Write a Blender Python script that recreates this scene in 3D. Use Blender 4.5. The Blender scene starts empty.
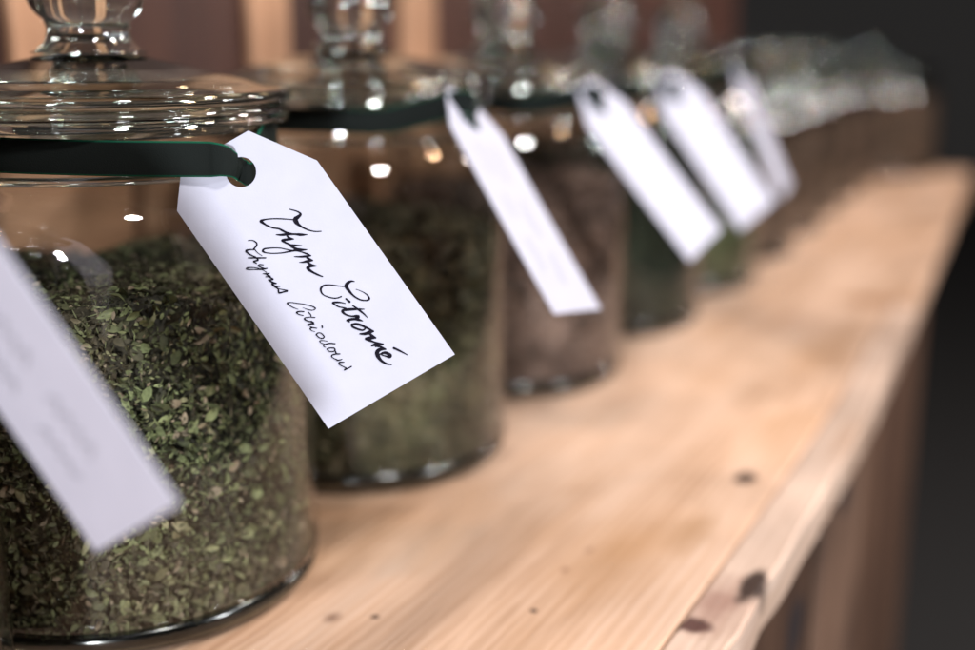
import bpy, bmesh, math, random
import numpy as np
from mathutils import Vector, Matrix
from mathutils.geometry import tessellate_polygon

random.seed(7)
rng = np.random.default_rng(11)
PI = math.pi
S = bpy.context.scene
COL = S.collection

# ------------------------------------------------------------------ camera
FPX, CAM = 1200.0, Vector((0.3438, -0.3486, 0.2179))
YAW, PITCH, ROLL = 0.4656, 0.2343, 0.0014
FW = Vector((-math.sin(YAW)*math.cos(PITCH), math.cos(YAW)*math.cos(PITCH), -math.sin(PITCH)))
RT = Vector((math.cos(YAW), math.sin(YAW), 0)); UP = RT.cross(FW)
RT, UP = math.cos(ROLL)*RT + math.sin(ROLL)*UP, -math.sin(ROLL)*RT + math.cos(ROLL)*UP
cd = bpy.data.cameras.new('camera'); cam = bpy.data.objects.new('camera', cd); COL.objects.link(cam)
cam.matrix_world = Matrix(((RT.x, UP.x, -FW.x, CAM.x), (RT.y, UP.y, -FW.y, CAM.y), (RT.z, UP.z, -FW.z, CAM.z), (0, 0, 0, 1)))
cd.sensor_width = 36; cd.lens = FPX/975*36; cd.clip_start = 0.01; cd.clip_end = 60
cd.dof.use_dof = True; cd.dof.focus_distance = 0.398; cd.dof.aperture_fstop = 3.1
S.camera = cam

# ------------------------------------------------------------------ materials
def mat(name):
    m = bpy.data.materials.new(name); m.use_nodes = True
    nt = m.node_tree; nt.nodes.clear()
    out = nt.nodes.new('ShaderNodeOutputMaterial')
    return m, nt, out
def N(nt, t, **kw):
    n = nt.nodes.new('ShaderNode'+t)
    for k, v in kw.items():
        if k in n.inputs: n.inputs[k].default_value = v
        else: setattr(n, k, v)
    return n
def L(nt, a, b): nt.links.new(a, b)
def c4(c): return (c[0], c[1], c[2], 1)
def ramp(nt, fac, stops):
    r = N(nt, 'ValToRGB'); e = r.color_ramp.elements
    while len(e) > 1: e.remove(e[-1])
    e[0].position = stops[0][0]; e[0].color = c4(stops[0][1])
    for p, c in stops[1:]:
        x = e.new(p); x.color = c4(c)
    L(nt, fac, r.inputs[0]); return r.outputs[0]
def mixc(nt, f, a, b, mode='MIX'):
    m = N(nt, 'MixRGB'); m.blend_type = mode
    for i, v in ((0, f), (1, a), (2, b)):
        if isinstance(v, bpy.types.NodeSocket): L(nt, v, m.inputs[i])
        elif i == 0: m.inputs[0].default_value = v
        else: m.inputs[i].default_value = c4(v)
    return m.outputs[0]
def math_(nt, op, a, b=0.0, clamp=False):
    m = N(nt, 'Math'); m.operation = op; m.use_clamp = clamp
    for i, v in ((0, a), (1, b)):
        if isinstance(v, bpy.types.NodeSocket): L(nt, v, m.inputs[i])
        else: m.inputs[i].default_value = v
    return m.outputs[0]
def plain(name, col, rough=.6, **kw):
    m, nt, out = mat(name); p = N(nt, 'BsdfPrincipled'); p.inputs['Base Color'].default_value = c4(col)
    p.inputs['Roughness'].default_value = rough
    for k, v in kw.items(): p.inputs[k].default_value = v
    L(nt, p.outputs[0], out.inputs[0]); return m

def glass_thin(name, n_ior, wob):          # blown wall, thin enough not to bend what is behind it
    m, nt, out = mat(name)
    tr = N(nt, 'BsdfTransparent'); tr.inputs[0].default_value = (.965, .972, .968, 1)
    gl = N(nt, 'BsdfGlossy'); gl.inputs['Roughness'].default_value = .025
    tc = N(nt, 'TexCoord'); no = N(nt, 'TexNoise', Scale=26.0, Detail=1.0); L(nt, tc.outputs['Object'], no.inputs['Vector'])
    bp = N(nt, 'Bump', Strength=wob, Distance=.002); L(nt, no.outputs[0], bp.inputs['Height'])
    L(nt, bp.outputs[0], gl.inputs['Normal'])
    fr = N(nt, 'Fresnel', IOR=1.5); ge = N(nt, 'NewGeometry'); ior = math_(nt, 'SUBTRACT', n_ior, math_(nt, 'MULTIPLY', ge.outputs['Backfacing'], n_ior-1/n_ior)); L(nt, ior, fr.inputs['IOR']); mx = N(nt, 'MixShader')
    L(nt, fr.outputs[0], mx.inputs[0]); L(nt, tr.outputs[0], mx.inputs[1]); L(nt, gl.outputs[0], mx.inputs[2])
    L(nt, mx.outputs[0], out.inputs[0]); return m
def glass_solid(name, col, wob=.02, rgh=.02):
    m, nt, out = mat(name)
    g = N(nt, 'BsdfGlass', IOR=1.66, Roughness=rgh); g.inputs['Color'].default_value = c4(col)
    tc = N(nt, 'TexCoord'); no = N(nt, 'TexNoise', Scale=30.0, Detail=1.0); L(nt, tc.outputs['Object'], no.inputs['Vector'])
    bp = N(nt, 'Bump', Strength=wob, Distance=.004); L(nt, no.outputs[0], bp.inputs['Height']); L(nt, bp.outputs[0], g.inputs['Normal'])
    L(nt, g.outputs[0], out.inputs[0]); return m
M_THIN = glass_thin('thin_glass', 1.85, .008); M_WALL = glass_thin('wall_glass', 1.43, .008); M_INNER = glass_thin('inner_glass', 1.18, 0)
M_LID = glass_solid('lid_glass', (.93, .965, .95))
M_RIM = glass_solid('rim_glass', (.95, .96, .955), .015)
M_BASE = glass_solid('base_glass', (.90, .93, .89), .02, .16)

def wood(name, stops, knots=(), grain_axis='Y', rough=.55, bump=.25, seed=0.0, blot=(.55, .33, .19), blot_amt=.35):
    m, nt, out = mat(name)
    tc = N(nt, 'TexCoord'); co = tc.outputs['Object']
    mp = N(nt, 'Mapping'); mp.inputs['Location'].default_value = (seed, seed*1.7, seed*.6)
    sc = {'Y': (1, .07, 1), 'Z': (1, 1, .07), 'X': (.07, 1, 1)}[grain_axis]
    mp.inputs['Scale'].default_value = sc; L(nt, co, mp.inputs[0])
    wv = N(nt, 'TexNoise', Scale=9.0, Detail=2.0); L(nt, mp.outputs[0], wv.inputs['Vector'])
    big = N(nt, 'TexNoise', Scale=34.0, Detail=4.0, Roughness=.6, Distortion=.8); L(nt, mp.outputs[0], big.inputs['Vector'])
    fine = N(nt, 'TexNoise', Scale=420.0, Detail=3.0, Roughness=.65); L(nt, mp.outputs[0], fine.inputs['Vector'])
    # growth rings drawn as soft lines along the grain
    ring = N(nt, 'TexWave', Scale=62.0, Distortion=7.0, Detail=2.0); ring.inputs['Detail Scale'].default_value = 1.2
    ring.bands_direction = 'X' if grain_axis != 'X' else 'Z'; L(nt, mp.outputs[0], ring.inputs['Vector'])
    f = math_(nt, 'ADD', math_(nt, 'MULTIPLY', big.outputs[0], .70), math_(nt, 'MULTIPLY', ring.outputs[0], .10))
    f = math_(nt, 'ADD', f, math_(nt, 'MULTIPLY', fine.outputs[0], .24))
    col = ramp(nt, f, stops)
    # warm resin blotches
    bn = N(nt, 'TexNoise', Scale=13.0, Detail=2.0); mp2 = N(nt, 'Mapping'); mp2.inputs['Scale'].default_value = tuple(.45 if s < 1 else 1 for s in sc); mp2.inputs['Location'].default_value = (seed+3, seed, 1)
    L(nt, co, mp2.inputs[0]); L(nt, mp2.outputs[0], bn.inputs['Vector'])
    bm_ = N(nt, 'MapRange'); bm_.inputs['From Min'].default_value = .52; bm_.inputs['From Max'].default_value = .75; bm_.inputs['To Max'].default_value = blot_amt
    L(nt, bn.outputs[0], bm_.inputs[0]); col = mixc(nt, bm_.outputs[0], col, blot)
    # worn, handled patches
    wn_ = N(nt, 'TexNoise', Scale=7.5, Detail=4.0, Roughness=.6, Distortion=.6); L(nt, mp2.outputs[0], wn_.inputs['Vector'])
    wm = N(nt, 'MapRange'); wm.inputs['From Min'].default_value = .34; wm.inputs['From Max'].default_value = .64; wm.inputs['To Min'].default_value = .60; wm.inputs['To Max'].default_value = 1.08
    L(nt, wn_.outputs[0], wm.inputs[0]); sv = N(nt, 'VectorMath'); sv.operation = 'SCALE'; L(nt, col, sv.inputs[0]); L(nt, wm.outputs[0], sv.inputs['Scale']); col = sv.outputs[0]
    # specks
    sp = N(nt, 'TexVoronoi', Scale=52.0); L(nt, co, sp.inputs['Vector'])
    sm = N(nt, 'MapRange'); sm.inputs['From Min'].default_value = .07; sm.inputs['From Max'].default_value = .03; sm.inputs['To Max'].default_value = .75
    L(nt, sp.outputs['Distance'], sm.inputs[0])
    gate = N(nt, 'MapRange'); gate.inputs['From Min'].default_value = .58; gate.inputs['From Max'].default_value = .62
    gn = N(nt, 'TexNoise', Scale=17.0); L(nt, co, gn.inputs['Vector']); L(nt, gn.outputs[0], gate.inputs[0])
    col = mixc(nt, math_(nt, 'MULTIPLY', sm.outputs[0], gate.outputs[0]), col, (.16, .08, .05))
    for kx, ky, kz, rx, ry, kc, amt in knots:
        v = N(nt, 'Vectorial') if False else N(nt, 'VectorMath'); v.operation = 'SUBTRACT'; v.inputs[1].default_value = (kx, ky, kz)
        wn = N(nt, 'TexNoise', Scale=60.0, Detail=2.0); L(nt, co, wn.inputs['Vector'])
        L(nt, co, v.inputs[0])
        d = N(nt, 'VectorMath'); d.operation = 'MULTIPLY'; d.inputs[1].default_value = (1/rx, 1/ry, 1/max(ry*.9, .01)); L(nt, v.outputs[0], d.inputs[0])
        ln = N(nt, 'VectorMath'); ln.operation = 'LENGTH'; L(nt, d.outputs[0], ln.inputs[0])
        dd = math_(nt, 'ADD', ln.outputs['Value'], math_(nt, 'MULTIPLY', math_(nt, 'SUBTRACT', wn.outputs[0], .5), .9))
        k = N(nt, 'MapRange'); k.inputs['From Min'].default_value = 1.15; k.inputs['From Max'].default_value = .62 if amt >= .9 else .2; k.inputs['To Max'].default_value = amt
        L(nt, dd, k.inputs[0]); col = mixc(nt, k.outputs[0], col, kc)
    p = N(nt, 'BsdfPrincipled', Roughness=rough); L(nt, col, p.inputs['Base Color'])
    p.inputs['Specular IOR Level'].default_value = .35
    b = N(nt, 'Bump', Strength=bump, Distance=.0006); L(nt, math_(nt, 'ADD', fine.outputs[0], math_(nt, 'MULTIPLY', ring.outputs[0], .4)), b.inputs['Height']); L(nt, b.outputs[0], p.inputs['Normal'])
    L(nt, p.outputs[0], out.inputs[0]); return m
DK = (.030, .016, .012)
PALE = [(.24, (0.3174, 0.1783, 0.1032)), (.40, (0.4921, 0.3101, 0.2020)), (.54, (0.6085, 0.4084, 0.2899)), (.74, (0.6773, 0.4971, 0.3866))]
M_SHELF = wood('pale_pine', PALE, [
    (.202, .2264, 0, .0062, .0095, DK, 1.0), (.199, .150, 0, .010, .034, (.34, .195, .10), .65), (.184, .698, 0, .034, .030, (.27, .13, .06), .8),
    (.0995, .0041, 0, .004, .005, (.16, .09, .06), .8), (.1139, .0123, 0, .0022, .002, DK, .9), (.1667, .0447, 0, .0014, .0016, DK, .95),
    (.163, .0845, 0, .0022, .0035, (.2, .1, .06), .8), (.1647, .108, 0, .002, .004, (.2, .1, .06), .7), (.059, .428, 0, .012, .022, (.26, .145, .075), .6),
    (.169, .3865, 0, .020, .05, (.31, .18, .10), .5), (.148, .5956, 0, .03, .06, (.28, .165, .11), .35)], seed=1.3, blot=(.42, .225, .10), blot_amt=.6)
M_EDGE = wood('pale_pine_edging', [(.24, (.35, .22, .155)), (.42, (.49, .345, .26)), (.56, (.59, .435, .345)), (.76, (.66, .51, .42))], [
    (.2300, .082, 0, .016, .03, (.25, .135, .105), .75),
    (.2247, .0611, 0, .0085, .0065, (.07, .028, .024), .95), (.2375, .104, 0, .0050, .020, DK, .97),
    (.236, .31, 0, .008, .05, (.31, .18, .105), .5)], seed=5.1, blot_amt=.15)
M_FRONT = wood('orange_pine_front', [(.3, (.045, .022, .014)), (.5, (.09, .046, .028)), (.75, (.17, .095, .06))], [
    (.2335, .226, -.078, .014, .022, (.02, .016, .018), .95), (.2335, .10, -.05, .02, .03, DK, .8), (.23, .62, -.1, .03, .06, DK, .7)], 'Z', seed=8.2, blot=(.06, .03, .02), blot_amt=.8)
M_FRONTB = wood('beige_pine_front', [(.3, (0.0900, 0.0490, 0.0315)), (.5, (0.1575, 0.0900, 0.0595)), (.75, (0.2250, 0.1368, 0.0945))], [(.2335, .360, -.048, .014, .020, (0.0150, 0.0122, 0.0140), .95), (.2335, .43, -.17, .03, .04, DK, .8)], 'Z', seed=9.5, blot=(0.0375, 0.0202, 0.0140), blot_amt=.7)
M_BACK = wood('reddish_brown_board', [(.3, (0.0256, 0.0093, 0.0059)), (.5, (0.0436, 0.0155, 0.0101)), (.75, (0.0616, 0.0232, 0.0147))], (), 'Z', seed=2.2, blot=(0.0770, 0.0309, 0.0161), blot_amt=.35)
M_POST = wood('peach_pine_post', [(.3, (0.2992, 0.1552, 0.0861)), (.5, (0.3705, 0.2025, 0.1168)), (.75, (0.4275, 0.2498, 0.1537))], (), 'Z', seed=3.7, blot_amt=.2)
M_PEACH = wood('peach_pine_skirting', [(.3, (0.3326, 0.1764, 0.1004)), (.5, (0.4158, 0.2328, 0.1361)), (.75, (0.4687, 0.2752, 0.1750))], (), 'Y', seed=4.4, blot=(0.3024, 0.1411, 0.0713), blot_amt=.4)

def herb(name, stops, patch, pamt, rough=.7, clump=(.45, 1.6)):
    m, nt, out = mat(name)
    g = N(nt, 'NewGeometry'); col = ramp(nt, g.outputs['Random Per Island'], stops)
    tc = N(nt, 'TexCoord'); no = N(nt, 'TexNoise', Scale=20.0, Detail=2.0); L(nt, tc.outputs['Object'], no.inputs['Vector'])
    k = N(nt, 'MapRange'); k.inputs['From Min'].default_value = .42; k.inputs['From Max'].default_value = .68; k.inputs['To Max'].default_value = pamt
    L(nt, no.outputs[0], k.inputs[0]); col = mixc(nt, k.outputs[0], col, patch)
    cl = N(nt, 'TexNoise', Scale=62.0, Detail=3.0, Roughness=.7); L(nt, tc.outputs['Object'], cl.inputs['Vector'])
    cm = N(nt, 'MapRange'); cm.inputs['From Min'].default_value = .36; cm.inputs['From Max'].default_value = .64; cm.inputs['To Min'].default_value = clump[0]; cm.inputs['To Max'].default_value = clump[1]
    L(nt, cl.outputs[0], cm.inputs[0]); vs = N(nt, 'VectorMath'); vs.operation = 'SCALE'; L(nt, col, vs.inputs[0]); L(nt, cm.outputs[0], vs.inputs['Scale']); col = vs.outputs[0]
    vn = N(nt, 'TexNoise', Scale=900.0, Detail=1.0); L(nt, tc.outputs['Object'], vn.inputs['Vector'])
    v = N(nt, 'MapRange'); v.inputs['To Min'].default_value = .6; v.inputs['To Max'].default_value = 1.35; L(nt, vn.outputs[0], v.inputs[0])
    mm = N(nt, 'VectorMath'); mm.operation = 'SCALE'; L(nt, col, mm.inputs[0]); L(nt, v.outputs[0], mm.inputs['Scale'])
    p = N(nt, 'BsdfPrincipled', Roughness=rough); L(nt, mm.outputs[0], p.inputs['Base Color']); p.inputs['Specular IOR Level'].default_value = .25
    L(nt, p.outputs[0], out.inputs[0]); return m
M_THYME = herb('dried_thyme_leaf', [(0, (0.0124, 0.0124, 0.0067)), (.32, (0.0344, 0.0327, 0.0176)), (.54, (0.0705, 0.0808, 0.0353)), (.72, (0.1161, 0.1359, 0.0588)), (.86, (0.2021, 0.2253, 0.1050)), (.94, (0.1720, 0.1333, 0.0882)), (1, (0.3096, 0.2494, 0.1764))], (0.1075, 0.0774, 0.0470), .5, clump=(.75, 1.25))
M_GREENBROWN = herb('dried_olive_herb', [(0, (0.0122, 0.0093, 0.0054)), (.5, (0.0636, 0.0544, 0.0283)), (1, (0.1371, 0.1045, 0.0653))], (0.0490, 0.0566, 0.0239), .5)
M_ROSE = herb('dried_rosy_brown_herb', [(0, (0.0424, 0.0253, 0.0198)), (.5, (0.1273, 0.0787, 0.0615)), (1, (0.2387, 0.1685, 0.1373))], (0.0848, 0.0477, 0.0363), .5)
M_DARKGREEN = herb('dried_dark_green_herb', [(0, (0.0072, 0.0090, 0.0060)), (.5, (0.0168, 0.0216, 0.0120)), (1, (0.0360, 0.0420, 0.0240))], (0.0150, 0.0168, 0.0108), .5)
M_OLIVE = herb('dried_green_herb', [(0, (0.0240, 0.0256, 0.0112)), (.5, (0.0720, 0.0800, 0.0360)), (1, (0.1440, 0.1440, 0.0720))], (0.0480, 0.0560, 0.0240), .5)
M_BROWN = herb('dried_brown_herb', [(0, (0.0400, 0.0240, 0.0160)), (.5, (0.1000, 0.0600, 0.0400)), (1, (0.1760, 0.1120, 0.0800))], (0.0640, 0.0400, 0.0240), .5)

def ribbon_mat(name, col, sheen, tint):
    m, nt, out = mat(name)
    p = N(nt, 'BsdfPrincipled', Roughness=.85); p.inputs['Base Color'].default_value = c4(col)
    p.inputs['Specular IOR Level'].default_value = .1
    p.inputs['Sheen Weight'].default_value = sheen; p.inputs['Sheen Tint'].default_value = c4(tint); p.inputs['Sheen Roughness'].default_value = .35
    tc = N(nt, 'TexCoord'); no = N(nt, 'TexNoise', Scale=2200.0, Detail=2.0); L(nt, tc.outputs['Object'], no.inputs['Vector'])
    b = N(nt, 'Bump', Strength=.5, Distance=.0003); L(nt, no.outputs[0], b.inputs['Height']); L(nt, b.outputs[0], p.inputs['Normal'])
    L(nt, p.outputs[0], out.inputs[0]); return m
M_VELVET = ribbon_mat('dark_green_velvet', (.0072, .0095, .0088), .04, (.04, .45, .28))
M_SELV = ribbon_mat('green_ribbon_selvage', (.003, .060, .032), .2, (.1, .8, .5))
def paper():
    m, nt, out = mat('white_card')
    p = N(nt, 'BsdfPrincipled', Roughness=.75); p.inputs['Specular IOR Level'].default_value = .2
    tc = N(nt, 'TexCoord'); no = N(nt, 'TexNoise', Scale=90.0, Detail=6.0); L(nt, tc.outputs['Object'], no.inputs['Vector'])
    L(nt, ramp(nt, no.outputs[0], [(.3, (.408, .412, .492)), (.7, (.430, .434, .517))]), p.inputs['Base Color'])
    fb = N(nt, 'TexNoise', Scale=1500.0, Detail=2.0); L(nt, tc.outputs['Object'], fb.inputs['Vector'])
    b = N(nt, 'Bump', Strength=.12, Distance=.0003); L(nt, fb.outputs[0], b.inputs['Height']); L(nt, b.outputs[0], p.inputs['Normal'])
    L(nt, p.outputs[0], out.inputs[0]); return m
M_CARD = paper()
def ink_mat():
    m, nt, out = mat('black_ink'); p = N(nt, 'BsdfPrincipled', Roughness=.8); p.inputs['Specular IOR Level'].default_value = .03; tc = N(nt, 'TexCoord')
    no = N(nt, 'TexNoise', Scale=420.0, Detail=3.0); L(nt, tc.outputs['Object'], no.inputs['Vector'])
    L(nt, ramp(nt, no.outputs[0], [(.35, (.006, .0055, .010)), (.6, (.009, .008, .013)), (.78, (.022, .02, .03))]), p.inputs['Base Color']); L(nt, p.outputs[0], out.inputs[0]); return m
M_INK = ink_mat()
M_INKSOFT = plain('grey_ink', (.30, .30, .355), .6)
M_INKPALE = plain('pale_grey_ink', (.36, .36, .41), .6)
M_DARK = plain('dark_floor', (.010, .0095, .0095), .9)

# ------------------------------------------------------------------ object helpers
def link(name, me, m, parent=None, loc=None, smooth=True):
    for x in (m if isinstance(m, (list, tuple)) else [m]): me.materials.append(x)
    o = bpy.data.objects.new(name, me); COL.objects.link(o)
    if parent: o.parent = parent
    if loc is not None: o.location = loc
    if smooth: me.polygons.foreach_set('use_smooth', [True]*len(me.polygons))
    return o
def tag(o, label, cat, group=None, kind=None):
    o['label'] = label; o['category'] = cat
    if group: o['group'] = group
    if kind: o['kind'] = kind
def lathe(prof, seg=112):
    """closed profile [(r,z)...] turned about Z; r==0 ends become poles"""
    v, f = [], []; rows = []
    for r, z in prof:
        if r < 1e-6: rows.append([len(v)]); v.append((0, 0, z))
        else:
            rows.append(list(range(len(v), len(v)+seg)))
            v += [(r*math.cos(2*PI*i/seg), r*math.sin(2*PI*i/seg), z) for i in range(seg)]
    pairs = list(zip(rows, rows[1:]))
    if len(rows[0]) > 1 and len(rows[-1]) > 1: pairs.append((rows[-1], rows[0]))
    for a, b in pairs:
        for i in range(seg):
            j = (i+1) % seg
            if len(a) == 1 and len(b) == 1: continue
            if len(a) == 1: f.append((a[0], b[j], b[i]))
            elif len(b) == 1: f.append((a[i], a[j], b[0]))
            else: f.append((a[i], a[j], b[j], b[i]))
    me = bpy.data.meshes.new('turned'); me.from_pydata(v, [], f); me.validate()
    bm = bmesh.new(); bm.from_mesh(me); bmesh.ops.recalc_face_normals(bm, faces=bm.faces); bm.to_mesh(me); bm.free()
    return me
def spline(pts, n=6):
    """Catmull-Rom through points of any dimension"""
    P = [np.array(p, float) for p in pts]
    if len(P) < 3:
        return [P[0]+(P[-1]-P[0])*t for t in np.linspace(0, 1, n+1)]
    P = [2*P[0]-P[1]] + P + [2*P[-1]-P[-2]]; o = []
    for i in range(1, len(P)-2):
        a, b, c, d = P[i-1:i+3]
        for k in range(n):
            t = k/n; o.append(.5*((2*b)+(-a+c)*t+(2*a-5*b+4*c-d)*t*t+(-a+3*b-3*c+d)*t**3))
    o.append(P[-2]); return o
def box_mesh(x0, x1, y0, y1, z0, z1, bev=.0):
    bm = bmesh.new(); bmesh.ops.create_cube(bm, size=1)
    for v in bm.verts: v.co = ((x0+x1)/2+v.co.x*(x1-x0), (y0+y1)/2+v.co.y*(y1-y0), (z0+z1)/2+v.co.z*(z1-z0))
    if bev: bmesh.ops.bevel(bm, geom=bm.edges[:], offset=bev, segments=3, affect='EDGES', profile=.6)
    me = bpy.data.meshes.new('board'); bm.to_mesh(me); bm.free(); return me

# ------------------------------------------------------------------ glass jar
def arc(cx, cz, r, a0, a1, n): return [(cx+r*math.cos(math.radians(a0+(a1-a0)*i/n)), cz+r*math.sin(math.radians(a0+(a1-a0)*i/n))) for i in range(n+1)]
outer = [(.0795, .0112), (.08, .016), (.08, .138)] + [(.08-.0145+.0145*math.cos(math.radians(a)), .1445+.0225*math.sin(math.radians(a))) for a in range(0, 70, 7)] + [(.0685, .1685), (.0673, .1708), (.0668, .174), (.0666, .180), (.0668, .1845), (.0672, .1862)]
inner = [(.0650, .1862), (.0640, .1845), (.0638, .178), (.0646, .1702), (.0670, .1660), (.0715, .1618), (.0745, .1560), (.0762, .149), (.0768, .141), (.0768, .016), (.0762, .0112)]
ME_BODY = lathe(outer+inner)
ME_BASE = lathe([(0, .0016), (.055, .0014), (.064, .0003), (.0715, .0002), (.0758, .0018), (.0785, .0052), (.0795, .0108), (.0762, .0109), (.0745, .0088), (.070, .0076), (0, .0072)])
lid_p = [(0, .2118), (.016, .2119), (.0200, .2112), (.0245, .2098), (.036, .2074), (.050, .2040), (.060, .2010), (.0660, .1990), (.0715, .1990), (.0738, .1985), (.0746, .1968), (.0741, .1948), (.072, .1938)]
lid_p += [(.0638, .1938), (.0628, .1925), (.0622, .1840), (.0605, .1836), (.0596, .1850), (.0592, .1945), (.057, .1972), (.047, .2000), (.034, .2032), (.020, .2058), (0, .2066)]
ME_LID = lathe(lid_p)
kb = [(.0214*math.cos(math.radians(t)), .2338+.0140*math.sin(math.radians(t))) for t in range(-48, 90, 6)]
ME_KNOB = lathe([(0, .2121), (.0218, .21215), (.0196, .2130), (.0172, .2148), (.0157, .2168), (.0152, .2188), (.0148, .2208)]+[(r, z) for r, z in kb if z > .2235]+[(0, .2478)], 80)
ME_BEAD = lathe([(.0674+.0017*math.cos(2*PI*i/14), .1708+.0016*math.sin(2*PI*i/14)) for i in range(14)])
ME_RIM = lathe([(.0645, .1864), (.0700, .1865), (.0722, .1869), (.0734, .1878), (.0737, .1889), (.0733, .1898), (.0722, .1903), (.0723, .1906), (.0735, .1911), (.0739, .1919), (.0735, .1928), (.0722, .1935), (.0660, .19355), (.0645, .1928)])
for me_, m_ in ((ME_BODY, M_THIN), (ME_BASE, M_BASE), (ME_LID, M_LID), (ME_KNOB, M_LID), (ME_RIM, M_RIM), (ME_BEAD, M_RIM)):
    me_.materials.append(m_); me_.polygons.foreach_set('use_smooth', [True]*len(me_.polygons))
ME_BODY.materials.append(M_INNER); ME_BODY.materials.append(M_WALL)
for p_ in ME_BODY.polygons:
    c_ = p_.center; rr_ = math.hypot(c_.x, c_.y)
    if c_.x*p_.normal.x+c_.y*p_.normal.y < 0 and c_.z < .1405: p_.material_index = 1
    elif c_.z < .139: p_.material_index = 2
def part(name, me, parent):
    o = bpy.data.objects.new(name, me); COL.objects.link(o); o.parent = parent; return o
def make_jar():
    t = bpy.data.objects.new('glass_jar', None); COL.objects.link(t)
    part('body', ME_BODY, t); part('base', ME_BASE, t); part('rim', ME_RIM, t); part('neck_bead', ME_BEAD, t); lid = part('lid', ME_LID, t); part('knob', ME_KNOB, lid)
    return t
def copy_tree(o, parent=None):
    c = o.copy(); COL.objects.link(c)
    if parent: c.parent = parent
    for ch in list(o.children): copy_tree(ch, c)
    return c
JY = [-.165, 0, .1806, .3592, .5338, .709, .884, 1.06, 1.235, 1.41, 1.585, 1.78]
JX = [0, 0, 0, 0, 0, 0, -.004, -.012, -.024, -.030, -.036, -.005]
JLAB = ['glass jar at the left edge, nearest the camera and mostly cut off by the frame',
        'glass jar of green thyme leaves in sharp focus, its knobbed lid fully in view',
        'blurred glass jar of olive green herb right behind the handwritten tag',
        'blurred glass jar of rosy brown herb, third along the shelf',
        'blurred glass jar of very dark green herb between the rosy brown and the green jar',
        'blurred glass jar of mid green herb beside the dim lavender tag',
        'blurred jar of brown herb without a tag, nearest of the untagged ones',
        'blurred jar of brown herb without a tag, second of the untagged ones',
        'blurred jar of brown herb without a tag, third of the untagged ones',
        'blurred jar of brown herb without a tag, fourth of the untagged ones', 'blurred untagged jar of brown herb just before the big far one',
        'big wide glass jar of brown herb at the far end of the shelf']
HMAT = [M_BROWN, M_THYME, M_GREENBROWN, M_ROSE, M_DARKGREEN, M_OLIVE]+[M_BROWN]*6
HNAM = ['brown herb filling the jar cut off at the left edge', 'dried green thyme leaves filling the sharply focused jar', 'dried olive green herb in the jar behind the handwritten tag',
        'dried rosy brown herb in the third jar', 'very dark green dried herb in a blurred jar', 'mid green dried herb in the jar beside the dim lavender tag',
        'dried brown herb in the nearest untagged jar', 'dried brown herb in the second untagged jar', 'dried brown herb in the third untagged jar', 'dried brown herb in the fourth untagged jar', 'dried brown herb in the jar just before the big far one', 'dried brown herb in the big jar at the far end']
jar0 = make_jar()
for i, (x, y) in enumerate(zip(JX, JY)):
    j = jar0 if i == 0 else copy_tree(jar0)
    j.location = (x, y, .0003); j.rotation_euler = (0, 0, i*1.37); j.scale = (1.45, 1.45, .86) if i == 11 else (1, 1, .86 if i > 5 else 1)
    tag(j, JLAB[i], 'jar', 'lidded glass jars in a row on the shelf')

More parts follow.
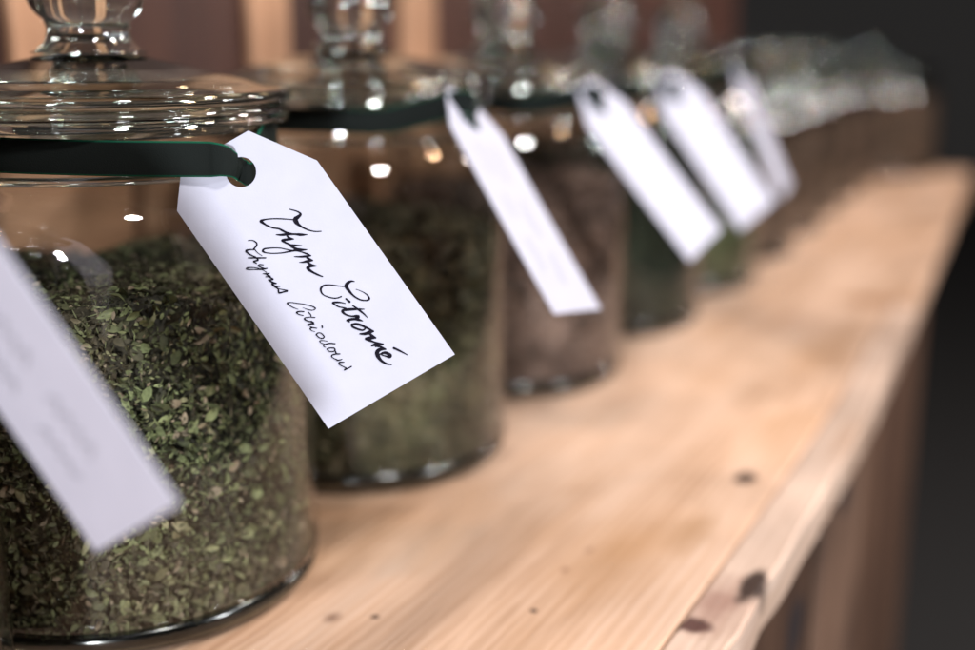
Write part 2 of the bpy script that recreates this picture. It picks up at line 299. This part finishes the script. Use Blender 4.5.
# ------------------------------------------------------------------ dried herbs
def herb_mesh(n_side, n_top, smin, smax, top, R=.0764, az=(-PI, PI), stems=.12, seed=1):
    r_ = np.random.default_rng(seed)
    def topz(x, y): return top + .0025*np.sin(38*x+1.1) + .002*np.cos(47*y+.4*seed) + .0022*np.sin(90*x+70*y)
    n = n_side+n_top
    a = np.concatenate([r_.uniform(az[0], az[1], n_side), r_.uniform(-PI, PI, n_top)])
    depth = np.concatenate([r_.beta(1, 2.2, n_side)*.006, np.zeros(n_top)])
    rad = np.concatenate([R-.0008-depth[:n_side], np.sqrt(r_.uniform(0, 1, n_top))*(R-.002)])
    px, py = rad*np.cos(a), rad*np.sin(a)
    tz = topz(px, py)
    pz = np.concatenate([.0085+r_.uniform(0, 1, n_side)*(tz[:n_side]-.009), tz[n_side:]+r_.uniform(-.002, .0022, n_top)])
    nr = np.stack([np.cos(a), np.sin(a), np.zeros(n)], 1); nr[n_side:] = (0, 0, 1)
    nr = nr + r_.normal(0, .42, (n, 3)); nr /= np.linalg.norm(nr, axis=1)[:, None]
    t = r_.normal(0, 1, (n, 3)); t -= (t*nr).sum(1)[:, None]*nr; t /= np.linalg.norm(t, axis=1)[:, None]
    b = np.cross(nr, t)
    s = smin+(smax-smin)*r_.beta(1.2, 2.9, n)
    big = r_.uniform(0, 1, n) < .07; s = np.where(big, smax*r_.uniform(.7, 1.25, n), s*.85)
    isst = (r_.uniform(0, 1, n) < stems) & ~big
    ln = np.where(isst, s*1.5, s); wd = np.where(isst, s*.14, s*r_.uniform(.34, .60, n))
    curl = r_.uniform(-.25, .45, n)*s*.5; bend = r_.uniform(-.3, .5, n)*s*.35
    # 10 points: tip, 3 left, 3 mid, 3 right.. a folded ovate blade with a short stalk
    U = np.array([-.5, -.27, -.27, -.27, .05, .05, .05, .32, .32, .32, .5])
    V = np.array([0, -.40, 0, .40, -.5, 0, .5, -.30, 0, .30, 0])
    c = np.stack([px, py, pz], 1)
    P = c[:, None, :] + t[:, None, :]*(U[None, :]*ln[:, None])[..., None] + b[:, None, :]*(V[None, :]*wd[:, None])[..., None] \
        + nr[:, None, :]*((np.abs(V)[None, :]*2)**1.5*curl[:, None] - (U[None, :]*2)**2*bend[:, None])[..., None]
    # keep every blade inside the glass
    rr = np.hypot(P[..., 0], P[..., 1]); k = np.minimum(1, R/np.maximum(rr, 1e-6)); P[..., 0] *= k; P[..., 1] *= k
    P[..., 2] = np.maximum(P[..., 2], .0082)
    quads = np.array([(0, 1, 2), (0, 2, 3)]); 
    F3 = np.array([(0, 2, 1), (0, 3, 2), (7, 8, 10), (8, 9, 10)]); F4 = np.array([(1, 2, 5, 4), (2, 3, 6, 5), (4, 5, 8, 7), (5, 6, 9, 8)])
    off = (np.arange(n)*11)[:, None, None]
    tri = (F3[None]+off).reshape(-1, 3); quad = (F4[None]+off).reshape(-1, 4)
    verts = P.reshape(-1, 3)
    # core that closes the mass behind the outer leaves
    seg = 64; rings = [.0082, .03, .06, .09, None]; cv = []
    for z in rings:
        for i in range(seg):
            q = 2*PI*i/seg; x, y = (R-.0065)*math.cos(q), (R-.0065)*math.sin(q)
            cv.append((x, y, z if z is not None else float(topz(x, y))-.0015))
    for fr in (.66, .33):
        for i in range(seg):
            q = 2*PI*i/seg; x, y = (R-.0065)*fr*math.cos(q), (R-.0065)*fr*math.sin(q); cv.append((x, y, float(topz(x, y))-.0015))
    cv.append((0, 0, float(topz(0, 0))-.0015)); cv.append((0, 0, .0082))
    base = len(verts); cq = []; ct = []
    for k in range(6):
        for i in range(seg):
            j = (i+1) % seg; cq.append((base+k*seg+i, base+k*seg+j, base+(k+1)*seg+j, base+(k+1)*seg+i))
    for i in range(seg):
        j = (i+1) % seg; ct.append((base+6*seg+i, base+6*seg+j, base+7*seg)); ct.append((base+j, base+i, base+7*seg+1))
    verts = np.vstack([verts, np.array(cv)]); quad = np.vstack([quad, np.array(cq)]); tri = np.vstack([tri, np.array(ct)])
    me = bpy.data.meshes.new('herb_mass')
    nl = len(quad)*4+len(tri)*3; nf = len(quad)+len(tri)
    me.vertices.add(len(verts)); me.vertices.foreach_set('co', verts.astype(np.float32).ravel())
    me.loops.add(nl); me.loops.foreach_set('vertex_index', np.concatenate([quad.ravel(), tri.ravel()]).astype(np.int32))
    me.polygons.add(nf); st = np.concatenate([np.arange(len(quad))*4, len(quad)*4+np.arange(len(tri))*3]).astype(np.int32)
    me.polygons.foreach_set('loop_start', st); me.polygons.foreach_set('use_smooth', np.ones(nf, bool))
    me.update(calc_edges=True); me.validate()
    return me
ME_FINE = herb_mesh(34000, 8000, .0013, .0060, .1285, stems=.36, seed=3)
ME_MID = herb_mesh(7500, 2200, .003, .0115, .1240, seed=5)
ME_MID.materials.append(M_BROWN)
HZ = [.98, 1, 1.0, 1.02, 1.12, 1.05, 0.86, .92, .84, .95, .86, .96]
for i, (x, y) in enumerate(zip(JX, JY)):
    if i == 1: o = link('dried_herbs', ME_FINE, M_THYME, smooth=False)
    else: o = bpy.data.objects.new('dried_herbs', ME_MID); COL.objects.link(o)
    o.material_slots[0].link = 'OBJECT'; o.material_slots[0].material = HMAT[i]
    o.location = (x, y, .0003+.0082*(1-HZ[i])); o.rotation_euler = (0, 0, 0 if i == 1 else i*2.1); o.scale = (1.45, 1.45, 1) if i == 11 else (1, 1, HZ[i])
    tag(o, HNAM[i], 'dried herbs', 'dried herbs filling the jars', 'stuff')

# ------------------------------------------------------------------ paper tags
def card_mesh(poly, hole_r, th=.00042, nh=40, cut=(0, 1, 0), curl=lambda x, y: 0):
    hole = [(hole_r*math.cos(-2*PI*i/nh), hole_r*math.sin(-2*PI*i/nh)) for i in range(nh)]
    pts = list(poly)+hole; n = len(poly)
    tris = tessellate_polygon([[Vector((x, y, 0)) for x, y in poly], [Vector((x, y, 0)) for x, y in hole]])
    v = [(x, y, 0) for x, y in pts]+[(x, y, -th) for x, y in pts]; m = len(pts); f = []
    for t in tris: f.append(tuple(t)); f.append(tuple(m+q for q in reversed(t)))
    for a, cnt in ((0, n), (n, nh)):
        for i in range(cnt):
            j = (i+1) % cnt; f.append((a+i, a+j, m+a+j, m+a+i))
    me = bpy.data.meshes.new('card'); me.from_pydata(v, [], f)
    bm = bmesh.new(); bm.from_mesh(me); 
    for k in range(1, 14):
        y = -.118*k/14+.010
        bmesh.ops.bisect_plane(bm, geom=bm.verts[:]+bm.edges[:]+bm.faces[:], plane_co=(0, y, 0), plane_no=cut)
    for q in bm.verts: q.co.z += curl(q.co.x, q.co.y)
    bmesh.ops.recalc_face_normals(bm, faces=bm.faces); bm.to_mesh(me); bm.free(); return me
def stroke_mesh(strokes, z=.00009, curl=lambda x, y: 0):
    """strokes: lists of (x, y, width) in card metres -> flat inked ribbons with round ends"""
    v, f = [], []
    for s in strokes:
        p = spline(s, 7)
        for k, q in enumerate(p):
            a, b = p[max(0, k-1)], p[min(len(p)-1, k+1)]; d = (b-a)[:2]; l = np.linalg.norm(d) or 1; nx, ny = -d[1]/l, d[0]/l
            w = max(q[2], .00006)/2; v += [(q[0]+nx*w, q[1]+ny*w, z), (q[0]-nx*w, q[1]-ny*w, z)]
            if k: i = len(v)-4; f.append((i, i+1, i+3, i+2))
        for e in (p[0], p[-1]):
            b0 = len(v); w = max(e[2], .00006)/2
            v += [(e[0]+w*math.cos(2*PI*i/10), e[1]+w*math.sin(2*PI*i/10), z+.000004) for i in range(10)]; f.append(tuple(range(b0, b0+10)))
        z += .000003
    v = [(x, y, zz+curl(x, y)) for x, y, zz in v]
    me = bpy.data.meshes.new('ink'); me.from_pydata(v, [], f); return me
def frame_matrix(h, e1, e2):
    n = e1.cross(e2); return Matrix(((e1.x, e2.x, n.x, h.x), (e1.y, e2.y, n.y, h.y), (e1.z, e2.z, n.z, h.z), (0, 0, 0, 1)))

# the handwritten tag: card 0.40 m from the lens, square to the view; local x,y in metres around the hole
KPX = .4/FPX
def lp(x, y): return ((x-241)*KPX, -(y-172)*KPX)
hole1 = CAM + FW*.4 + RT*((241-487.5)*KPX) - UP*((172-325)*KPX)
poly1 = [lp(*p) for p in ((177, 210.8), (180.8, 173.5), (186, 165), (199, 158.5), (248.3, 130.6), (317, 160.4), (455, 354.4), (329, 428.4))]
curl1 = lambda x, y: .0016*max(0, (.57*x-.82*y)/.1)**2
t1 = link('paper_tag', card_mesh(poly1[::-1], 15.2*KPX, cut=(-.57, .82, 0), curl=curl1), M_CARD, smooth=False)
t1.matrix_world = frame_matrix(hole1, RT, UP)
tag(t1, 'white tag with two lines of black handwriting in sharp focus', 'tag', 'white tags on the jars')
W_ = lambda ox, oy, s, pts: [(lp(ox+p[0]/s, oy+p[1]/s)+(p[2]/s*KPX*1.10,)) for p in pts]
INK = []
for ox, oy, s, sts in (
 (256, 204, 13.54, [
  [(455,70,12),(520,88,16),(575,108,18),(605,140,30),(570,175,45),(535,205,60),(545,240,58),(580,280,35),(640,320,22),(720,355,18),(800,372,15),(885,370,12)],
  [(515,212,16),(430,205,14),(310,198,16),(200,200,16),(110,212,22),(70,232,40),(95,255,30),(150,290,22),(230,322,20),(310,335,22),(360,360,26),(420,390,26),(480,402,20)],
  [(275,415,12),(340,418,28),(420,410,32),(520,408,24),(610,415,34),(695,415,10)],
  [(415,415,18),(440,450,24),(510,476,14)], [(505,476,14),(430,480,32),(355,492,28),(395,520,24),(450,545,24),(490,570,34)]]),
 (256, 232, 13.54, [
  [(620,185,12),(540,180,22),(480,185,36),(510,210,32),(560,232,30),(690,240,12)],
  [(690,240,12),(620,243,30),(520,252,26),(430,270,20),(340,285,16),(230,290,14),(140,282,16),(95,262,26),(110,232,22),(180,220,18),(270,216,14),(350,222,14),(430,240,14),(500,252,16),(560,258,14),(630,275,16),(700,300,22),(745,322,14)],
  [(745,322,14),(680,330,28),(600,335,22),(520,333,10)], [(680,335,20),(720,365,30),(770,385,16)], [(765,387,18),(700,395,34),(640,408,22),(590,410,8)],
  [(690,400,20),(740,440,30),(820,460,12)], [(815,460,16),(740,462,40),(700,485,36),(725,515,36),(770,545,26),(830,575,24),(905,605,14)]]),
 (316, 272, 16.25, [
  [(630,155,10),(575,150,30),(520,180,50),(495,225,60),(510,265,50),(550,320,38),(600,375,28),(660,420,24),(740,455,22),(820,462,22),(865,440,34),(850,390,22),(790,340,14),(720,305,10),(650,280,7)],
  [(475,238,14),(380,228,16),(290,215,18),(190,210,22),(120,225,30),(82,270,34),(90,330,26),(130,375,18),(200,405,18),(290,425,20),(360,420,20),(412,400,22)],
  [(490,435,24),(550,485,34)], [(480,510,12),(400,495,22),(330,492,30),(275,500,26),(310,530,24),(370,565,20),(440,580,20),(490,590,20)]]),
 (340, 306, 10.83, [
  [(265,35,8),(180,35,22),(100,38,28),(40,45,26),(30,62,26),(60,90,20),(110,108,16),(160,112,20)], [(140,-5,12),(210,45,20),(260,85,16),(300,125,8)],
  [(160,110,24),(200,115,32),(180,138,26),(120,145,26),(80,155,20),(105,172,14)], [(150,140,18),(200,148,26),(250,162,8)],
  [(130,200,22),(180,195,26),(250,215,24),(275,240,18),(250,262,18),(195,250,20),(140,225,22),(130,200,22)],
  [(250,215,20),(310,245,20),(365,275,16)], [(365,275,16),(325,283,34),(280,300,30),(220,302,16)], [(310,290,22),(360,330,26),(390,345,14)],
  [(390,345,14),(335,345,34),(280,355,20),(330,375,22),(380,392,16),(470,412,14)], [(470,414,14),(400,414,34),(350,428,20)], [(390,435,20),(440,440,18),(500,468,12)],
  [(500,468,12),(440,470,34),(405,500,42),(415,545,40),(450,590,26),(500,622,20),(560,635,10)], [(440,520,18),(490,505,28),(545,530,32),(540,552,26),(490,540,14),(455,530,12)],
  [(585,455,22),(650,485,18),(735,530,8)]]),
 (240, 236, 10.83, [
  [(90,48,9),(140,48,10),(180,75,14),(180,105,16),(150,140,14)], [(150,150,10),(110,148,14),(68,160,20),(85,185,18),(130,212,14),(170,228,14)], [(155,140,12),(190,180,8),(240,215,6)],
  [(92,237,12),(180,237,16),(280,237,12)], [(180,240,12),(197,262,16),(150,275,16),(182,298,9)],
  [(255,312,10),(215,310,14),(200,322,14),(230,340,12),(260,352,14)], [(295,352,12),(240,360,18),(160,364,9),(80,362,12),(80,346,12),(140,342,9),(200,352,9),(260,376,7),(290,395,8)],
  [(320,405,10),(290,410,16),(250,408,8)], [(290,420,14),(330,440,15),(280,442,9)], [(320,445,14),(360,470,15),(310,475,10)], [(310,475,12),(350,500,18),(395,512,10)],
  [(395,514,12),(350,517,18),(380,545,20),(435,545,10)], [(380,550,16),(415,575,15),(425,615,18),(480,605,15),(515,595,16),(470,582,9),(410,570,8)]]),
 (282, 296, 16.25, [
  [(270,218,7),(190,190,14),(120,150,16),(90,115,22),(150,105,14),(250,118,13),(350,132,14),(450,155,14),(530,185,18),(545,210,20),(500,232,14),(430,222,13),(340,190,6)],
  [(360,255,16),(290,252,20),(240,268,22),(280,300,16),(350,318,12)], [(430,262,18),(470,305,17),(478,345,14)],
  [(540,350,16),(460,345,14),(380,355,18),(375,380,24),(420,405,18),(480,420,20)], [(480,415,28),(520,440,20),(470,455,26),(420,465,18),(450,485,12)], [(480,450,20),(545,468,8)],
  [(570,525,14),(510,515,18),(465,500,14)], [(500,516,14),(462,532,20),(490,565,12),(540,580,8)], [(655,488,22),(660,515,22)]]),
 (312, 326, 14.13, [
  [(65,120,18),(90,98,14),(135,105,13),(175,150,18),(150,175,16),(100,160,14),(65,125,18)], [(220,215,9),(165,205,10),(115,210,14),(130,235,10),(175,255,14)], [(330,250,16),(250,245,18),(180,265,18),(170,290,12),(200,302,9)],
  [(220,325,20),(250,312,16),(310,312,16),(330,335,18),(310,360,16),(250,358,14),(220,330,18)], [(330,340,12),(350,390,20),(400,395,14)], [(345,395,16),(290,410,18),(285,435,14),(320,460,12),(360,478,16)],
  [(430,470,10),(370,485,20),(345,470,10)], [(460,510,10),(395,515,22),(390,540,16),(430,565,14),(460,580,14)], [(460,580,12),(490,600,20),(460,620,20),(510,600,17),(560,572,18)]])):
    for st in sts: INK.append(W_(ox, oy, s, st))
ink = link('handwriting', stroke_mesh(INK, .00012, curl1), M_INK, t1, smooth=False)

# tags of the other jars: hole position, normal azimuth, lean, in-plane turn
TW, TL, CU, CV, HU, HF = .0525, .119, .0225, .0165, .018, .011
POLY = [(0, -TW/2+CV), (0, TW/2-CV), (CU, TW/2), (TL, TW/2), (TL, -TW/2), (CU, -TW/2)]
TAGS = {0: (-1.7547, -.291, .5503, .0887, -.1621, .1924), 2: (.0938, .6107, -.1911, .0827, .1495, .1859), 3: (-.2249, .6118, .2767, .0796, .3175, .1843),
        4: (-.3924, .5192, .3364, .0734, .4816, .1839), 5: (.0385, .3886, .0799, .0726, .6569, .1921)}
TLAB = {0: 'large blurred white tag crossing the lower left corner, nearest the camera', 2: 'narrow blurred white tag hanging just right of the handwritten one',
        3: 'blurred white tag hanging in front of the rosy brown jar\'s right side', 4: 'blurred white tag partly covering a dim lavender one', 5: 'dim lavender tag farthest along the row, half hidden behind a white one'}
TM = {1: (hole1, t1.matrix_world.to_3x3().col[2].copy())}
ME_CARD = None
for i, q in TAGS.items():
    ps, ta, ph = q[:3]; n = Vector((math.cos(ps)*math.cos(ta), math.sin(ps)*math.cos(ta), math.sin(ta)))
    r = Vector((-math.sin(ps), math.cos(ps), 0)); up = n.cross(r)
    u = -math.cos(ph)*up+math.sin(ph)*r; v = math.cos(ph)*r+math.sin(ph)*up
    if ME_CARD is None:
        ME_CARD = card_mesh([(b, -(a-HU)) for a, b in POLY], .0046, curl=lambda x, y: .0015*max(0, -y/.1)**2); ME_CARD.materials.append(M_CARD)
    o = bpy.data.objects.new('paper_tag', ME_CARD); COL.objects.link(o)
    h = Vector(q[3:6])+u*(HU-HF); o.matrix_world = frame_matrix(h, v, -u)
    tag(o, TLAB[i], 'tag', 'white tags on the jars'); TM[i] = (h, n)
    if i in (0, 2, 3):      # two lines of writing, too blurred in the photograph to read
        sq = []
        for row, (y0, amp, x0, x1) in enumerate(((.004, .0032, .030, .098), (-.010, .0022, .030, .086))):
            xx = x0
            while xx < x1:
                ln = random.uniform(.016, .026); pts = []
                for k in range(int(ln/.0022)):
                    pts.append((y0+amp*random.uniform(.5, 1)*(1 if k % 2 else -1), -(xx+k*.0022-HU), .0008+.0006*(k % 2)))
                if len(pts) > 3: sq.append(pts)
                xx += ln+.006
        link('handwriting', stroke_mesh(sq, .0002, lambda x, y: .0015*max(0, -y/.1)**2), M_INKSOFT if i == 0 else M_INKPALE, o, smooth=False)

# ------------------------------------------------------------------ velvet ribbons
def ribbon_mesh(jx, jy, hole, n, zc, zo=0.0, rn=.0679, w=.0117, th=.0009):
    hx, hy = hole.x-jx, hole.y-jy; d = math.hypot(hx, hy); ah = math.atan2(hy, hx)
    alpha = math.acos(min(.999, rn/d))
    aL = ah-alpha                     # tangent point on the camera side of the tag
    aR = ah+min(alpha, .75)*.8
    hz = hole.z
    path = []                         # (pos, width factor)
    for k in range(81):               # once round the neck, away from the tag
        a = aL-(2*PI-(aR-aL))*k/80
        z = zc + (hz-.0+0-zc)*.25*max(0, 1-k/14) 
        path.append((Vector((rn*math.cos(a), rn*math.sin(a), z)), 1.0))
    path.reverse()                    # ... from behind the tag, round the back, to the tangent point in front
    T = path[-1][0]; H = Vector((hx, hy, hz))
    side = (T-H); side.z = 0; side -= n*side.dot(n); side.normalize()
    n = Vector((n.x, n.y, 0)).normalized() if not zo else n; Z = lambda q: Vector((0, 0, q*zo))
    front = [(T.lerp(H, .35)+Z(.0012), 1.0), (H+side*.0135+n*.0028+Z(.0040), 1.0), (H+side*.0072+n*.0040+Z(.0036), .95), (H+side*.0042+n*.0032+Z(.0030), .84), (H+side*.0022-n*.0004+Z(.0022), .70), (H+side*.0004-n*.0035+Z(.001), .64)]
    B = path[0][0]; back = [(H-side*.0030-n*.0050, .72), (H.lerp(B, .5)-n*.0030, .9)]
    pts = [tuple(p)+(f,) for p, f in path]+[tuple(p)+(f,) for p, f in front]+[tuple(p)+(f,) for p, f in back]
    closed = []
    tail = spline([pts[-9-3]]+pts[-11:]+[pts[0]], 8)
    body = [np.array(p) for p in pts[:81-3]]
    seq = body+list(tail)
    v, f, mi = [], [], []
    prof = [-.5, -.455, -.44, -.2, 0, .2, .44, .455, .5]
    for k, p in enumerate(seq):
        a = seq[max(0, k-1)]; b = seq[min(len(seq)-1, k+1)]; t = Vector((b-a)[:3]).normalized()
        upv = Vector((0, 0, 1)); upv = (upv-t*upv.dot(t)); upv = upv.normalized() if upv.length > .2 else Vector((0, 0, 1))
        o = t.cross(upv)
        c = Vector(p[:3]); cen = c - Vector((0, 0, c.z)); ou = o if o.dot(cen) > 0 else -o
        for s in prof: v.append(c+upv*(s*w*p[3])+ou*(th*(1-abs(s)**3*4)))
        for s in reversed(prof): v.append(c+upv*(s*w*p[3])-ou*.0001)
        m = 2*len(prof)
        if k:
            for j in range(m):
                j2 = (j+1) % m; i0 = (k-1)*m; i1 = k*m; f.append((i0+j, i0+j2, i1+j2, i1+j))
                mi.append(1 if j in (0, 7, 8, 9, 16, 17) else 0)
    me = bpy.data.meshes.new('ribbon'); me.from_pydata([tuple(q) for q in v], [], f)
    me.materials.append(M_VELVET); me.materials.append(M_SELV); me.polygons.foreach_set('material_index', mi); me.polygons.foreach_set('use_smooth', [True]*len(f))
    bm = bmesh.new(); bm.from_mesh(me); bmesh.ops.recalc_face_normals(bm, faces=bm.faces); bm.to_mesh(me); bm.free()
    return me
RLAB = ['dark green ribbon round the neck of the jar cut off at the left edge', 'dark green velvet ribbon in sharp focus, threaded through the handwritten tag', 'blurred dark green ribbon round the neck of the jar behind the handwritten tag',
        'blurred dark green ribbon round the neck of the rosy brown jar', 'blurred dark green ribbon round the neck of the very dark green jar', 'blurred dark green ribbon round the neck of the mid green jar']
for i in range(6):
    h, n = TM[i]
    o = bpy.data.objects.new('ribbon', ribbon_mesh(JX[i], JY[i], h, n, .1816, 1.0 if i == 1 else 0.0)); COL.objects.link(o); o.location = (JX[i], JY[i], 0)
    tag(o, RLAB[i], 'ribbon', 'green velvet ribbons round the jar necks')

# ------------------------------------------------------------------ shelf
sh = bpy.data.objects.new('wooden_shelf', None); COL.objects.link(sh)
tag(sh, 'pale knotty pine shelf with vertical front boards, carrying the row of jars', 'shelf')
def xe(y): return .2436-.0275*((y-.36)+math.sqrt((y-.36)**2+.0144))
def worn(y): return .0003*math.sin(23*y)+.00025*math.sin(91*y+1)+.0004*math.sin(217*y)*max(0, math.sin(31*y))-.0012*max(0, 1-abs(y-.104)/.022)
def outline_board(name, pts, z0, z1, m, bev):
    bm = bmesh.new(); b = [bm.verts.new((x, y, z0)) for x, y in pts]; t = [bm.verts.new((x, y, z1)) for x, y in pts]
    bm.faces.new(t); bm.faces.new(b[::-1]); n = len(pts)
    for i in range(n): bm.faces.new((b[i], b[(i+1) % n], t[(i+1) % n], t[i]))
    bmesh.ops.recalc_face_normals(bm, faces=bm.faces)
    bmesh.ops.bevel(bm, geom=[e for e in bm.edges if abs(e.verts[0].co.z-e.verts[1].co.z) < 1e-6], offset=bev, segments=3, affect='EDGES')
    me = bpy.data.meshes.new(name); bm.to_mesh(me); bm.free(); return link(name, me, m, sh, smooth=False)
yn = [-.75, -.3] + list(np.linspace(-.2, .690, 150)); yf = list(np.linspace(.6925, 1.86, 14))
outline_board('top_board', [(-.16, -.75)]+[(xe(y)-.0229, y) for y in yn]+[(-.16, .690)], -.026, 0, M_SHELF, .0012)
outline_board('edge_strip', [(xe(y)-.0222, y) for y in yn]+[(xe(y)+worn(y), y) for y in yn[::-1]], -.021, .0004, M_EDGE, .002)
outline_board('far_board', [(-.16, .6925)]+[(xe(y)-.0008, y) for y in yf]+[(-.16, 1.86)], -.024, -.0008, M_SHELF, .0025)
edges = [(-.75, -.55), (-.515, -.30), (-.265, -.06), (-.025, .260), (.297, .440), (.475, .60), (.64, .80), (.84, 1.0)]
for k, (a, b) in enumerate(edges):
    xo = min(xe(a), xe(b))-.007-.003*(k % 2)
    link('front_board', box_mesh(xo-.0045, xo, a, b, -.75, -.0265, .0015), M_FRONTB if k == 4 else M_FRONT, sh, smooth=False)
link('backing', box_mesh(.10, .112, -.75, .99, -.75, -.0275), plain('dark_recess', (.02, .012, .01), .9), sh, smooth=False)

# board wall behind the jars, with pale uprights
wl = bpy.data.objects.new('board_wall', None); COL.objects.link(wl)
tag(wl, 'reddish brown board wall with pale peach uprights behind the jars', 'wall')
for k, (a_, b_) in enumerate(((-.75, -.40), (-.392, -.12), (-.112, .043), (.060, .150), (.164, .262), (.27, .43), (.445, .58), (.588, .80), (.81, 1.06), (1.068, 1.44))):
    link('skirting', box_mesh(-.1495, -.120-.004*(k % 2), a_, b_, .0006, .172-.006*(k % 3), .002), M_PEACH if k % 3 != 1 else M_POST, wl, smooth=False)
link('boards', box_mesh(-.175, -.150, -.75, 1.45, 0.0005, .62, .001), M_BACK, wl, smooth=False)
for yc, wd in ((-.29, .034), (-.09, .03), (.1066, .0246), (.307, .041), (.501, .052)):
    link('upright', box_mesh(-.1497, -.143, yc-wd/2, yc+wd/2, .1724, .62, .002), M_POST, wl, smooth=False)

fl = link('floor', box_mesh(-4, 6, -4, 9, -.78, -.752), M_DARK, smooth=False); fl['kind'] = 'structure'

# ------------------------------------------------------------------ light
def bulb(name, loc, power, r=.05, col=(1, .965, .95)):
    d = bpy.data.lights.new(name, 'POINT'); d.energy = power; d.shadow_soft_size = r; d.color = col
    o = bpy.data.objects.new(name, d); COL.objects.link(o); o.location = loc
def soft(name, loc, target, sx, sy, power, col):
    d = bpy.data.lights.new(name, 'AREA'); d.shape = 'RECTANGLE'; d.size = sx; d.size_y = sy; d.energy = power; d.color = col
    o = bpy.data.objects.new(name, d); COL.objects.link(o); o.location = loc
    o.rotation_euler = (Vector(target)-Vector(loc)).to_track_quat('-Z', 'Y').to_euler()
for loc, p, r, col in (((.90, -.42, 1.25), 57, .08, (1, .965, .95)), ((1.05, .70, 1.25), 80, .08, (1, .955, .92)), ((.69, -1.60, .32), 156, .08, (.94, .96, 1)),  # last here: unseen low lamp added behind the camera to brighten the near tag
                       ((1.0, 1.9, 1.2), 36, .08, (1, .84, .76)), ((1.55, .15, .75), 46, .08, (.96, .97, 1)), ((.95, 1.75, .70), 16, .06, (1, .95, .95)),  # unseen lamps added to set glints on knobs, shoulders and far jars
                       ((.62, .95, 1.6), 24, .07, (1, .60, .34))):
    bulb('shop_or_added_lamp', loc, p, r, col)

w = bpy.data.worlds.new('World'); S.world = w; w.use_nodes = True
bg = w.node_tree.nodes['Background']; bg.inputs[0].default_value = (1.0, .95, .93, 1); bg.inputs[1].default_value = .019

# ------------------------------------------------------------------ render
S.render.engine = 'CYCLES'
C = S.cycles
C.use_denoising = True; C.use_adaptive_sampling = False
C.max_bounces = 24; C.transparent_max_bounces = 48; C.transmission_bounces = 20; C.glossy_bounces = 6; C.diffuse_bounces = 4
C.sample_clamp_indirect = 60; C.blur_glossy = .3; C.caustics_reflective = False; C.caustics_refractive = False
V = S.view_settings; V.view_transform = 'Standard'; V.look = 'None'; V.exposure = 0; V.gamma = 1
